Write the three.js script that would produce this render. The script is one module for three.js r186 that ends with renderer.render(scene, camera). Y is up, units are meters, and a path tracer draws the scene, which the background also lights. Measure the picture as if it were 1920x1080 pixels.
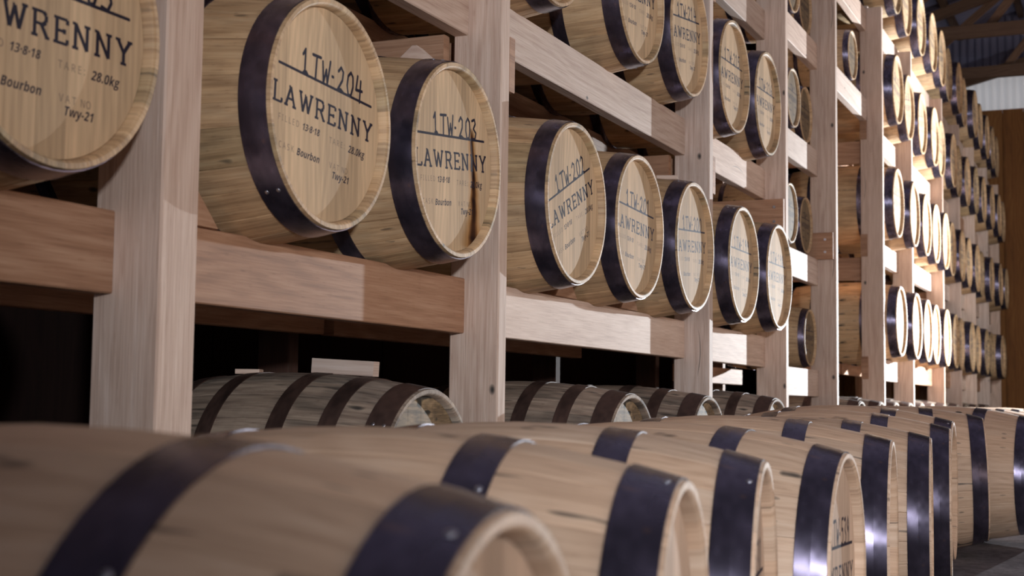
import * as THREE from 'three';
import { mergeGeometries } from 'three/addons/utils/BufferGeometryUtils.js';
import { RectAreaLightUniformsLib } from 'three/addons/lights/RectAreaLightUniformsLib.js';

// ------------------------------------------------------------------ camera, lights, exposure
// World: floor y = 0, +x points out of the rack into the aisle, the rack runs away along -z.
const EYE = 0.675, CAMX = 1.775;
const scene = new THREE.Scene();
scene.background = new THREE.Color(0x020203);
const camera = new THREE.PerspectiveCamera(2 * Math.atan(540 / 2660.4) * 180 / Math.PI, 1920 / 1080, 0.05, 100);
{
  const yaw = 24.04128 * Math.PI / 180, pit = 4.59881 * Math.PI / 180, roll = -0.01270274;
  const F = new THREE.Vector3(-Math.sin(yaw) * Math.cos(pit), Math.sin(pit), -Math.cos(yaw) * Math.cos(pit));
  const R = new THREE.Vector3(Math.cos(yaw), 0, -Math.sin(yaw));
  const U = new THREE.Vector3().crossVectors(R, F);
  const c = Math.cos(roll), s = Math.sin(roll);
  const X = R.clone().multiplyScalar(c).addScaledVector(U, -s), Y = R.clone().multiplyScalar(s).addScaledVector(U, c);
  camera.quaternion.setFromRotationMatrix(new THREE.Matrix4().makeBasis(X, Y, F.clone().negate()));
  camera.position.set(CAMX, EYE, 0);
  camera.focus = 4.6; camera.userData.fStop = 5.2;
}
const renderer = new THREE.WebGLRenderer({ antialias: true });
renderer.toneMapping = THREE.LinearToneMapping;
renderer.toneMappingExposure = 1.0;
renderer.shadowMap.enabled = true;
RectAreaLightUniformsLib.init();

const KEY_COLOR = new THREE.Color().setRGB(0.88, 0.95, 1.0), FILL_COLOR = new THREE.Color().setRGB(0.84, 0.88, 1.0), SIDE_COLOR = new THREE.Color().setRGB(1.0, 0.82, 0.67);
const LAMP_AT = new THREE.Vector3(2.03, EYE + 0.88, -14.8);               // work light on its tripod in the aisle
const LAMP_DIR = new THREE.Vector3(-Math.sin(7 * Math.PI / 180), 0.02, Math.cos(7 * Math.PI / 180)).normalize();
const KEY_INTENSITY = 292, BACK_INTENSITY = 80, FILL_INTENSITY = 4, SIDE_INTENSITY = 0.9;
const key = new THREE.SpotLight(KEY_COLOR, KEY_INTENSITY, 0, 89.5 * Math.PI / 180, 1, 2);
key.name = 'work_light_beam';
key.position.copy(LAMP_AT).addScaledVector(LAMP_DIR, 0.05);
key.target.position.copy(LAMP_AT).addScaledVector(LAMP_DIR, 3);
key.castShadow = true; key.shadow.radius = 1.8; key.shadow.mapSize.set(2048, 2048);
scene.add(key, key.target);
// its second head is turned to the far end of the rack
const HEAD2_DIR = new THREE.Vector3(-0.42, 0.02, -0.9).normalize();
const far = new THREE.SpotLight(KEY_COLOR, 15, 0, 62 * Math.PI / 180, 0.8, 2);
far.name = 'work_light_far_beam';
far.position.copy(LAMP_AT).add(new THREE.Vector3(0, 0.34, 0)).addScaledVector(HEAD2_DIR, 0.05); far.target.position.copy(far.position).addScaledVector(HEAD2_DIR, 3);
far.castShadow = true; far.shadow.radius = 1.8; far.shadow.mapSize.set(1024, 1024);
scene.add(far, far.target);
// a second work light stands behind the camera and lights the near faces of posts and hoops
const LAMP2_AT = new THREE.Vector3(3.8, 1.5, 1.8), LAMP2_DIR = new THREE.Vector3(-0.45, -0.03, -1).normalize();
const back = new THREE.SpotLight(new THREE.Color().setRGB(0.86, 0.92, 1.0), BACK_INTENSITY, 0, 26.5 * Math.PI / 180, 1, 2);
back.name = 'rear_work_light_beam';
back.position.copy(LAMP2_AT).addScaledVector(LAMP2_DIR, 0.05); back.target.position.copy(LAMP2_AT).addScaledVector(LAMP2_DIR, 3);
back.castShadow = true; back.shadow.radius = 5; back.shadow.mapSize.set(2048, 2048);
scene.add(back, back.target);
// daylight through the translucent sheet of the door behind the camera
const fill = new THREE.RectAreaLight(FILL_COLOR, FILL_INTENSITY, 2.6, 2.3);
fill.name = 'daylight_from_door';
fill.position.set(2.6, 1.55, 8.9); fill.lookAt(1.9, 1.5, 0);
scene.add(fill);

// two warm fill lights, added out of view to brighten the aisle-facing sides
const SIDE = [[1.2, 2.1], [11.2, 2.1]].map(([z, y], i) => {
  const l = new THREE.RectAreaLight(SIDE_COLOR, SIDE_INTENSITY, 8, 2.2); l.name = numberedLight('added_side_fill', i);
  l.position.set(7.28, y, -z - 2); l.lookAt(0, y, -z - 2); scene.add(l); return l;
});
function numberedLight(n, i) { return i ? n + '_00' + i : n; }

// ------------------------------------------------------------------ helpers
let seed = 7;
const rnd = () => { seed = (seed + 0x6d2b79f5) | 0; let t = Math.imul(seed ^ (seed >>> 15), 1 | seed); t = (t + Math.imul(t ^ (t >>> 7), 61 | t)) ^ t; return ((t ^ (t >>> 14)) >>> 0) / 4294967296; };
const rr = (a, b) => a + (b - a) * rnd();
const clamp = (x, a = 0, b = 1) => Math.min(b, Math.max(a, x));
const P3 = (x, h, z) => new THREE.Vector3(x, EYE + h, -z);                // h: metres above eye level
const used = new Map();
const numbered = (n) => { const k = used.get(n) ?? 0; used.set(n, k + 1); return k ? n + '_' + String(k).padStart(3, '0') : n; };
const shade = (o) => { o.traverse((c) => { if (c.isMesh) { c.castShadow = true; c.receiveShadow = true; } }); return o; };
function mesh(name, geo, m, parent) { const o = new THREE.Mesh(geo, m); o.name = name; o.castShadow = o.receiveShadow = true; parent.add(o); return o; }
function thing(name, label, category, pos, group) {
  const o = new THREE.Group(); o.name = numbered(name); if (pos) o.position.copy(pos); scene.add(o);
  o.userData = { label, category }; if (group) o.userData.group = group; return o;
}
function struct(name, geo, m) { const o = geo ? new THREE.Mesh(geo, m) : new THREE.Group(); o.name = name; o.userData.kind = 'structure'; o.castShadow = o.receiveShadow = true; scene.add(o); return o; }

// periodic value noise
const LAT = new Float32Array(65536); for (let i = 0; i < 65536; i++) LAT[i] = rnd();
function vnoise(x, y, px, py, s = 0) {
  const xi = Math.floor(x), yi = Math.floor(y), fx = x - xi, fy = y - yi, u = fx * fx * (3 - 2 * fx), v = fy * fy * (3 - 2 * fy);
  const m = (a, n) => ((a % n) + n) % n, at = (a, b) => LAT[(m(a, px) * 157 + m(b, py) * 1031 + s * 7919) & 65535];
  return (at(xi, yi) * (1 - u) + at(xi + 1, yi) * u) * (1 - v) + (at(xi, yi + 1) * (1 - u) + at(xi + 1, yi + 1) * u) * v;
}
function tex(w, h, f, srgb = true) {
  const d = new Uint8Array(w * h * 4);
  for (let y = 0; y < h; y++) for (let x = 0; x < w; x++) { const c = f(x / w, y / h), i = (y * w + x) * 4; d[i] = clamp(c[0]) * 255; d[i + 1] = clamp(c[1]) * 255; d[i + 2] = clamp(c[2]) * 255; d[i + 3] = 255; }
  const t = new THREE.DataTexture(d, w, h); t.wrapS = t.wrapT = THREE.RepeatWrapping; t.magFilter = THREE.LinearFilter; t.minFilter = THREE.LinearMipmapLinearFilter; t.generateMipmaps = true;
  if (srgb) t.colorSpace = THREE.SRGBColorSpace; t.needsUpdate = true; return t;
}
// u runs along the grain; the texture covers 1 / repU by 1 / repV metres
function woodTex(w, h, dark, mid, light, o, s) {
  return tex(w, h, (u, v) => {
    const warp = vnoise(u * 3, v * 5, 3, 5, s) * 2.2 + vnoise(u * 9, v * 14, 9, 14, s + 1) * 0.5;
    const ring = 0.5 + 0.5 * Math.sin((v * o.rings + warp * o.warp) * 6.2832);
    const fine = vnoise(u * 24, v * 220, 24, 220, s + 2), streak = vnoise(u * 5, v * 60, 5, 60, s + 3), big = vnoise(u * 2, v * 7, 2, 7, s + 4), pore = vnoise(u * 50, v * 330, 50, 330, s + 5);
    let t = 0.5 + (ring - 0.5) * o.ringAmp + (fine - 0.5) * o.fine + (streak - 0.5) * o.streak + (big - 0.5) * o.big - (pore > 0.8 ? (pore - 0.8) * o.pore : 0);
    t = clamp(t);
    const a = t < 0.5 ? dark : mid, b = t < 0.5 ? mid : light, k = t < 0.5 ? t * 2 : t * 2 - 1;
    const c = [a[0] + (b[0] - a[0]) * k, a[1] + (b[1] - a[1]) * k, a[2] + (b[2] - a[2]) * k];
    let st = 0;
    for (const [cu, cv, len, bend] of o.cracks ?? []) { const q = (u - cu + 1) % 1; if (q < len) { const d = Math.abs(v - cv - bend * Math.sin(q / len * 3) - (vnoise(u * 60, cv * 50, 60, 50, s + 11) - 0.5) * 0.006); st = Math.max(st, clamp(1 - d / 0.0035) * clamp(q / 0.03) * clamp((len - q) / 0.05) * 0.75); } }
    for (const [ku, kv, r] of o.knots ?? []) { const d = Math.hypot((u - ku) * 1.6, v - kv) / r; st = Math.max(st, clamp(1.3 - d) * (0.55 + 0.4 * vnoise(u * 70, v * 70, 70, 70, s + 12))); }
    if (o.rim && u > 0.955) st = Math.max(st, 0.24 + 0.5 * clamp((vnoise(u * 8, v * 10, 8, 10, s + 14) - 0.55) * 3));
    if (o.smudge) for (const [su, sv, r] of o.smudge) { const d = Math.hypot((u - su) * 1.2, (v - sv) * 0.55) / r + (vnoise(u * 30, v * 24, 30, 24, s + 13) - 0.5) * 1.5; st = Math.max(st, clamp((1 - d) * 2.2) * 0.85); }
    if (o.stain) { const q = vnoise(u * 11, v * 26, 11, 26, s + 6), q2 = vnoise(u * 40, v * 60, 40, 60, s + 7); st = clamp((q - o.stain) * 6 + (q2 - 0.6) * 0.8) * (q > o.stain ? 1 : 0) * 0.8; }
    if (o.dirt) { const q = vnoise(u * 6, v * 9, 6, 9, s + 8) * 0.6 + vnoise(u * 21, v * 33, 21, 33, s + 9) * 0.4; st = Math.max(st, clamp((q - 0.45) * 2.4) * o.dirt); }
    return c.map((x) => x * (1 - st) + 0.07 * st);
  });
}
const T = {
  timber: woodTex(1024, 512, [0.66, 0.54, 0.475], [0.79, 0.69, 0.625], [0.88, 0.80, 0.75], { rings: 11, warp: 1.1, ringAmp: 0.16, fine: 0.3, streak: 0.22, big: 0.25, pore: 0.9, cracks: [[0.2, 0.3, 0.14, 0.02], [0.62, 0.72, 0.10, -0.015]], knots: [[0.82, 0.31, 0.014], [0.36, 0.83, 0.011]] }, 1),
  timberRed: woodTex(1024, 512, [0.50, 0.36, 0.27], [0.645, 0.48, 0.37], [0.75, 0.60, 0.49], { rings: 10, warp: 1.2, ringAmp: 0.2, fine: 0.32, streak: 0.28, big: 0.3, pore: 1.2 }, 11),
  oakOld: woodTex(1024, 512, [0.60, 0.47, 0.34], [0.77, 0.63, 0.475], [0.86, 0.74, 0.59], { rings: 10, warp: 1.0, ringAmp: 0.16, fine: 0.35, streak: 0.3, big: 0.35, pore: 1.6, stain: 0.86, dirt: 0.12, rim: true }, 21),
  oakNew: woodTex(1024, 512, [0.70, 0.57, 0.47], [0.82, 0.69, 0.58], [0.89, 0.78, 0.68], { rings: 8, warp: 1.6, ringAmp: 0.18, fine: 0.32, streak: 0.28, big: 0.35, pore: 1.2, stain: 0.89 }, 31),
  oakOldStained: woodTex(1024, 512, [0.52, 0.42, 0.30], [0.70, 0.58, 0.43], [0.80, 0.70, 0.54], { rings: 10, warp: 1.0, ringAmp: 0.16, fine: 0.35, streak: 0.3, big: 0.35, pore: 1.6, stain: 0.86, dirt: 0.2, rim: true, smudge: [[0.835, 0.15, 0.03], [0.84, 0.42, 0.022], [0.835, 0.7, 0.035], [0.70, 0.9, 0.03]], cracks: [[0.68, 0.16, 0.16, 0.01], [0.5, 0.7, 0.3, 0.012]] }, 23),
  oakNewStained: woodTex(1024, 512, [0.69, 0.56, 0.46], [0.81, 0.68, 0.57], [0.88, 0.77, 0.67], { rings: 8, warp: 1.6, ringAmp: 0.18, fine: 0.32, streak: 0.28, big: 0.35, pore: 1.2, smudge: [[0.83, 0.2, 0.045], [0.55, 0.45, 0.02], [0.835, 0.62, 0.03], [0.6, 0.85, 0.016]], cracks: [[0.55, 0.62, 0.2, 0.01]] }, 33),
  oakDark: woodTex(1024, 512, [0.46, 0.39, 0.34], [0.61, 0.535, 0.47], [0.71, 0.635, 0.56], { rings: 10, warp: 1.0, ringAmp: 0.2, fine: 0.45, streak: 0.4, big: 0.5, pore: 2, stain: 0.84, dirt: 0.35 }, 41),
  headOld: woodTex(512, 512, [0.35, 0.28, 0.2], [0.58, 0.48, 0.36], [0.72, 0.62, 0.48], { rings: 9, warp: 1, ringAmp: 0.25, fine: 0.4, streak: 0.4, big: 0.5, pore: 1.4, stain: 0.72, dirt: 0.4 }, 51),
  grainBump: tex(512, 512, (u, v) => { const g = 0.5 + (vnoise(u * 10, v * 160, 10, 160, 61) - 0.5) * 0.7 + (vnoise(u * 40, v * 250, 40, 250, 62) - 0.5) * 0.3; return [g, g, g]; }, false),
  steel: tex(512, 128, (u, v) => { const n = vnoise(u * 30, v * 12, 30, 12, 71), m = vnoise(u * 90, v * 40, 90, 40, 72), k = 0.34 + (n - 0.5) * 0.10 + (m - 0.5) * 0.06, rust = clamp((vnoise(u * 40, v * 14, 40, 14, 73) - 0.93) * 12) * 0.12; return [k + rust, k * 0.94 + rust * 0.5, k * 1.0]; }),
  steelRough: tex(512, 128, (u, v) => { const n = vnoise(u * 22, v * 9, 22, 9, 75) * 0.6 + vnoise(u * 80, v * 40, 80, 40, 76) * 0.4, k = 0.27 + (n - 0.5) * 0.16; return [k, k, k]; }, false),
  rusty: tex(512, 128, (u, v) => { const n = vnoise(u * 24, v * 9, 24, 9, 81), m = vnoise(u * 80, v * 40, 80, 40, 82), k = (n - 0.5) * 0.12 + (m - 0.5) * 0.08; return [0.31 + k, 0.235 + k * 0.8, 0.21 + k * 0.7]; }),
  concrete: tex(512, 512, (u, v) => { const k = 0.41 + (vnoise(u * 6, v * 6, 6, 6, 91) - 0.5) * 0.12 + (vnoise(u * 60, v * 60, 60, 60, 92) - 0.5) * 0.08 + (vnoise(u * 220, v * 220, 220, 220, 93) - 0.5) * 0.07; return [k, k * 0.95, k * 0.97]; }),
};
const std = (o) => new THREE.MeshStandardMaterial(o);
function woodMats(t, n, spread, rough, warm = 0.03) {
  const out = [];
  for (let i = 0; i < n; i++) {
    const k = 1 - spread + (2 * spread * i) / Math.max(1, n - 1);
    out.push(std({ map: t, color: new THREE.Color().setRGB(k * (1 + warm * Math.sin(i * 2.3)), k, k * (1 - warm * Math.sin(i * 2.3))), roughness: rough, bumpMap: T.grainBump, bumpScale: 0.0006 }));
  }
  return out;
}
const M = {
  timber: woodMats(T.timber, 4, 0.10, 0.72), timberRed: woodMats(T.timberRed, 4, 0.12, 0.7),
  oakOld: [...woodMats(T.oakOld, 5, 0.09, 0.62), ...woodMats(T.oakOldStained, 1, 0.05, 0.62)], oakNew: [...woodMats(T.oakNew, 5, 0.06, 0.6), ...woodMats(T.oakNewStained, 1, 0.03, 0.6)], oakDark: woodMats(T.oakDark, 5, 0.15, 0.75),
  steel: std({ map: T.steel, color: new THREE.Color().setRGB(1.2, 1.15, 1.42), metalness: 0.85, roughness: 1, roughnessMap: T.steelRough }),
  rusty: std({ map: T.rusty, metalness: 0.5, roughness: 0.62 }),
  rivet: std({ color: new THREE.Color().setRGB(0.45, 0.45, 0.5), metalness: 0.9, roughness: 0.3 }),
  headOld: std({ map: T.headOld, roughness: 0.7 }),
  concrete: new THREE.MeshLambertMaterial({ map: T.concrete }),
  wallWood: woodMats(T.timberRed, 3, 0.12, 0.8),
};
M.shadedBackPost = std({ map: T.timberRed, color: new THREE.Color().setRGB(0.16, 0.12, 0.12), roughness: 0.85 });  // darkened copy of the red timber: the gloom behind the rack is in its colour
for (const m of M.wallWood) m.color.multiplyScalar(0.34);

// chamfered timber: section w (local x) by h (local y), length l along local z; uv in texture units (grain along u)
function timber(w, h, l, c = 0.003, su = 0.62, sv = 1.6) {
  const a = w / 2, b = h / 2, pts = [[a - c, -b], [a, -b + c], [a, b - c], [a - c, b], [-a + c, b], [-a, b - c], [-a, -b + c], [-a + c, -b]];
  const p = [], n = [], uv = [], ix = [], u0 = rnd(), v0 = rnd();
  let per = 0;
  for (let i = 0; i < 8; i++) {
    const q = pts[i], r = pts[(i + 1) % 8], d = Math.hypot(r[0] - q[0], r[1] - q[1]), nx = (r[1] - q[1]) / d, ny = -(r[0] - q[0]) / d, s = p.length / 3;
    for (const [e, z] of [[q, -l / 2], [r, -l / 2], [r, l / 2], [q, l / 2]]) { p.push(e[0], e[1], z); n.push(nx, ny, 0); uv.push(u0 + z * su, v0 + (per + (e === r ? d : 0)) * sv); }
    ix.push(s, s + 1, s + 2, s, s + 2, s + 3); per += d;
  }
  for (const e of [-1, 1]) {
    const s = p.length / 3;
    for (const q of pts) { p.push(q[0], q[1], e * l / 2); n.push(0, 0, e); uv.push(u0 + q[0] * 0.8, v0 + q[1] * sv); }
    for (let i = 1; i < 7; i++) e > 0 ? ix.push(s, s + i, s + i + 1) : ix.push(s, s + i + 1, s + i);
  }
  const g = new THREE.BufferGeometry();
  g.setAttribute('position', new THREE.Float32BufferAttribute(p, 3)); g.setAttribute('normal', new THREE.Float32BufferAttribute(n, 3)); g.setAttribute('uv', new THREE.Float32BufferAttribute(uv, 2)); g.setIndex(ix);
  return g;
}
// timber between two corners of a box, grain along the given axis
function board(x0, x1, y0, y1, z0, z1, axis, c) {
  const s = [x1 - x0, y1 - y0, z1 - z0];
  let g;
  if (axis === 'z') g = timber(s[0], s[1], s[2], c);
  else if (axis === 'x') { g = timber(s[2], s[1], s[0], c); g.rotateY(Math.PI / 2); }
  else { g = timber(s[0], s[2], s[1], c); g.rotateX(-Math.PI / 2); }
  g.translate((x0 + x1) / 2, (y0 + y1) / 2, (z0 + z1) / 2);
  return g;
}
const pick = (a) => a[Math.floor(rnd() * a.length)];

// ------------------------------------------------------------------ room
const ZF = 22.2, XL = -2.6, XR = 7.4, ZB = -9.2, EAVE = 5.16;
{
  const g = new THREE.BoxGeometry(XR - XL + 0.6, 0.3, ZF - ZB + 0.6); g.translate((XL + XR) / 2, -0.15, -(ZF + ZB) / 2);
  const uv = g.attributes.uv, p = g.attributes.position; for (let i = 0; i < uv.count; i++) uv.setXY(i, p.getX(i) * 0.5, p.getZ(i) * 0.5);
  struct('floor', g, M.concrete);
}
function plankWall(name, along, fixed, from, to, h, w, thick, mats) {     // upright planks, each a part
  const root = struct(name);
  let z = from;
  while (z < to - 0.01) {
    const e = Math.min(to, z + w);
    const off = rr(-0.004, 0.004);
    const g = along === 'z' ? board(fixed - thick / 2 + off, fixed + thick / 2 + off, 0, h, -e + 0.002, -z - 0.002, 'y', 0.004) : board(z + 0.002, e - 0.002, 0, h, -fixed - thick / 2 + off, -fixed + thick / 2 + off, 'y', 0.004);
    mesh('plank', g, pick(mats), root); z = e;
  }
  return root;
}
plankWall('wall_left', 'z', XL - 0.1, ZB, ZF, 5.9, 0.9, 0.12, [new THREE.MeshPhysicalMaterial({ map: T.timberRed, color: new THREE.Color().setRGB(0.02, 0.013, 0.015), roughness: 0.95, specularIntensity: 0.05 })]);  // near-black planks paint in the darkness behind the rack
plankWall('wall_right', 'z', XR + 0.1, ZB, ZF, 5.9, 1.2, 0.12, M.wallWood.map((m) => { const c = m.clone(); c.color.multiplyScalar(2.6); return c; }));
const wallFar = plankWall('wall_far', 'x', ZF + 0.1, XL - 0.2, XR + 0.2, EAVE, 0.3, 0.12, M.wallWood.map((m) => { const c = m.clone(); c.color.multiplyScalar(2.1); c.color.g *= 0.74; c.color.b *= 0.32; return c; }));
plankWall('wall_back', 'x', ZB - 0.1, XL - 0.2, XR + 0.2, 8.2, 0.9, 0.12, M.wallWood);
const sheetMat = std({ color: new THREE.Color().setRGB(0.24, 0.23, 0.33), metalness: 0.3, roughness: 0.55, side: THREE.DoubleSide });
const gableMat = std({ color: new THREE.Color().setRGB(0.85, 0.85, 0.87), metalness: 0, roughness: 0.5, side: THREE.DoubleSide, emissive: new THREE.Color().setRGB(0.2, 0.2, 0.21) });  // emissive glow stands in for the light on this gable band
// corrugated sheet: ridges repeat along a (unit vector), sheet extends along b
function corrugated(origin, a, la, b, lb, n, pitch, amp) {
  const k = Math.round(la / pitch) * 6, p = [], ix = [];
  for (let i = 0; i <= k; i++) { const s = (i / k) * la, d = amp * Math.sin((s / pitch) * 6.2832); for (const e of [0, lb]) p.push(origin.x + a.x * s + b.x * e + n.x * d, origin.y + a.y * s + b.y * e + n.y * d, origin.z + a.z * s + b.z * e + n.z * d); }
  for (let i = 0; i < k; i++) { const s = i * 2; ix.push(s, s + 1, s + 2, s + 1, s + 3, s + 2); }
  const g = new THREE.BufferGeometry(); g.setAttribute('position', new THREE.Float32BufferAttribute(p, 3)); g.setIndex(ix); g.computeVertexNormals(); return g;
}
const V = (x, y, z) => new THREE.Vector3(x, y, z);
{
  // gable above the far planks, and the pitched roof
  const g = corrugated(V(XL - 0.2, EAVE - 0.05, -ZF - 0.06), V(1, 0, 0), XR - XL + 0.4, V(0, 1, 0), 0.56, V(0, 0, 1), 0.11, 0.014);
  mesh('glowing_gable_sheet', g, gableMat, wallFar);
  mesh('gable_sheet', corrugated(V(XL - 0.2, EAVE + 0.49, -ZF - 0.09), V(1, 0, 0), XR - XL + 0.4, V(0, 1, 0), 2.9, V(0, 0, 1), 0.11, 0.014), sheetMat, wallFar);
  const roof = struct('ceiling'), ridgeX = 2.4, rise = 0.30, y0 = 5.75, hw = ridgeX - (XL - 0.3), hw2 = XR + 0.3 - ridgeX;
  for (const [ox, dir, len] of [[XL - 0.3, 1, hw], [XR + 0.3, -1, hw2]]) {
    const L = len * Math.hypot(1, rise), b = V(dir, rise, 0).normalize(), yy = y0 + rise * (hw - len);
    const sheet = corrugated(V(ox, yy, -ZF - 0.4), V(0, 0, 1), ZF - ZB + 0.8, b, L, V(-dir * rise, 1, 0).normalize(), 0.15, 0.018);
    mesh('roof_sheet', sheet, sheetMat, roof);
    for (let k = 0; k < 6; k++) {                                          // purlins under the sheets
      const d = (k + 0.5) / 6 * len, x = ox + dir * d, y = yy + rise * d - 0.09;
      mesh('purlin', board(x - 0.04, x + 0.04, y - 0.06, y + 0.06, -ZF, -ZB, 'z'), M.wallWood[k % 3], roof);
    }
    const top = new THREE.BoxGeometry(L, 0.1, ZF - ZB + 0.8); top.rotateZ(dir * Math.atan(rise)); top.translate(ox + dir * len / 2, yy + rise * len / 2 + 0.14, -(ZF + ZB) / 2);
    mesh('roof_deck', top, sheetMat, roof);
  }
}
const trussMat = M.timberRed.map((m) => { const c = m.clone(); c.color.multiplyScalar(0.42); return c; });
function bar(x0, y0, x1, y1, z, w, t) {
  const l = Math.hypot(x1 - x0, y1 - y0), g = timber(w, t, l); g.rotateY(Math.PI / 2); g.rotateZ(Math.atan2(y1 - y0, x1 - x0)); g.translate((x0 + x1) / 2, (y0 + y1) / 2, -z); return g;
}
const trussLabels = { 18: 'brown timber roof truss nearer the camera, its bottom chord crossing the top right', 20.3: 'brown timber roof truss behind the first one, just before the far gable' };
for (const z of [10, 14, 18, 20.3]) {
  const t = thing('roof_truss', trussLabels[z] ?? (z === 14 ? 'brown timber roof truss high over the middle of the rack' : 'brown timber roof truss high over the near bays'), 'truss');
  const c = EYE + 4.63;
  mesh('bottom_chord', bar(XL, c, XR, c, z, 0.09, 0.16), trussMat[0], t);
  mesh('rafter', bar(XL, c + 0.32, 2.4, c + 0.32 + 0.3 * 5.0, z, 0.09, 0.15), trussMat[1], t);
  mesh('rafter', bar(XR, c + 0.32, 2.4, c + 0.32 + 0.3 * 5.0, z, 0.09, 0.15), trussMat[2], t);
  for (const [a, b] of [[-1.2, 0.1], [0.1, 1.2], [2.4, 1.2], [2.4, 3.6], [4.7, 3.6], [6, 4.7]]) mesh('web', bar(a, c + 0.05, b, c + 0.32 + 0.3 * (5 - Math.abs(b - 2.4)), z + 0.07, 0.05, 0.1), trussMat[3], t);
}
{
  // wind brace on the far wall
  const t = thing('wind_brace', 'brown diagonal timber brace rising across the bright corrugated gable', 'brace');
  mesh('brace', bar(-1.6, EYE + 4.62, 3.4, EYE + 5.85, ZF - 0.35, 0.08, 0.17), trussMat[0], t);
}
{
  // doorway in the far wall at the right edge of the frame
  const d = struct('door_1'), x0 = 0.62, z = -ZF + 0.06, h = EYE + 3.95, y1 = h;
  const jm = M.timberRed[1];
  mesh('jamb', board(x0 - 0.05, x0 + 0.03, 0, y1, z - 0.04, z + 0.06, 'y'), jm, d);
  mesh('jamb', board(x0 + 1.6, x0 + 1.68, 0, y1, z - 0.04, z + 0.06, 'y'), jm, d);
  mesh('head', board(x0 + 0.031, x0 + 1.599, y1 - 0.1, y1, z - 0.04, z + 0.06, 'x'), jm, d);
  const dark = std({ color: new THREE.Color().setRGB(0.012, 0.012, 0.018), roughness: 0.35 });
  mesh('door_leaf', board(x0 + 0.035, x0 + 1.595, 0.01, y1 - 0.42, z - 0.03, z + 0.02, 'y'), dark, d);
  mesh('fanlight', board(x0 + 0.035, x0 + 1.595, y1 - 0.40, y1 - 0.105, z - 0.03, z + 0.0, 'x'), std({ color: new THREE.Color().setRGB(0.10, 0.11, 0.16), roughness: 0.2 }), d);
  const lp = thing('strip_lamp', 'small bright white lamp glowing on the dark far door', 'lamp', V(x0 + 0.2, EYE + 3.55, z + 0.03));
  mesh('housing', board(-0.12, 0.12, -0.05, 0.05, -0.01, 0.03, 'x'), std({ color: 0x555558, roughness: 0.5 }), lp);
  mesh('diffuser', board(-0.105, 0.105, -0.038, 0.038, 0.031, 0.045, 'x'), std({ color: 0xffffff, emissive: new THREE.Color(0.85, 0.9, 1), emissiveIntensity: 1.6 }), lp);
  const l = new THREE.RectAreaLight(new THREE.Color(0.85, 0.9, 1), 1.6, 0.21, 0.076); l.position.set(x0 + 0.2, EYE + 3.55, z + 0.09); l.lookAt(x0 + 0.2, EYE + 3.55, 0); l.name = 'strip_lamp_glow'; scene.add(l);
}
{
  // translucent door sheet behind the camera that lets the daylight in
  const w = struct('added_fill_panel_1'); w.position.set(2.6, 1.55, 9.05); w.lookAt(1.9, 1.5, 0);
  mesh('window_frame', mergeGeometries([board(-1.4, -1.31, -1.24, 1.24, -0.05, 0.03, 'y'), board(1.31, 1.4, -1.24, 1.24, -0.05, 0.03, 'y'), board(-1.309, 1.309, 1.15, 1.24, -0.05, 0.03, 'x'), board(-1.309, 1.309, -1.24, -1.15, -0.05, 0.03, 'x')]), M.timber[0], w);
  mesh('pane', board(-1.305, 1.305, -1.145, 1.145, -0.03, 0.0, 'y'), std({ color: 0xffffff, roughness: 0.4, emissive: FILL_COLOR, emissiveIntensity: 1.0 }), w);
}
SIDE.forEach((l, i) => {  // glowing framed panels made up to carry the added side fill, never in view
  const w = struct('added_fill_panel_' + (i + 2)); w.position.copy(l.position).x += 0.08; w.rotation.y = -Math.PI / 2;
  mesh('window_frame', mergeGeometries([board(-4.1, -4.001, -1.2, 1.2, -0.03, 0.05, 'y'), board(4.001, 4.1, -1.2, 1.2, -0.03, 0.05, 'y'), board(-4.0, 4.0, 1.101, 1.2, -0.03, 0.05, 'x'), board(-4.0, 4.0, -1.2, -1.101, -0.03, 0.05, 'x')]), M.timber[0], w);
  mesh('pane', board(-4.0, 4.0, -1.1, 1.1, -0.01, 0.02, 'x'), std({ color: 0xffffff, roughness: 0.4, emissive: SIDE_COLOR, emissiveIntensity: 0.8 }), w);
});
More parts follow.
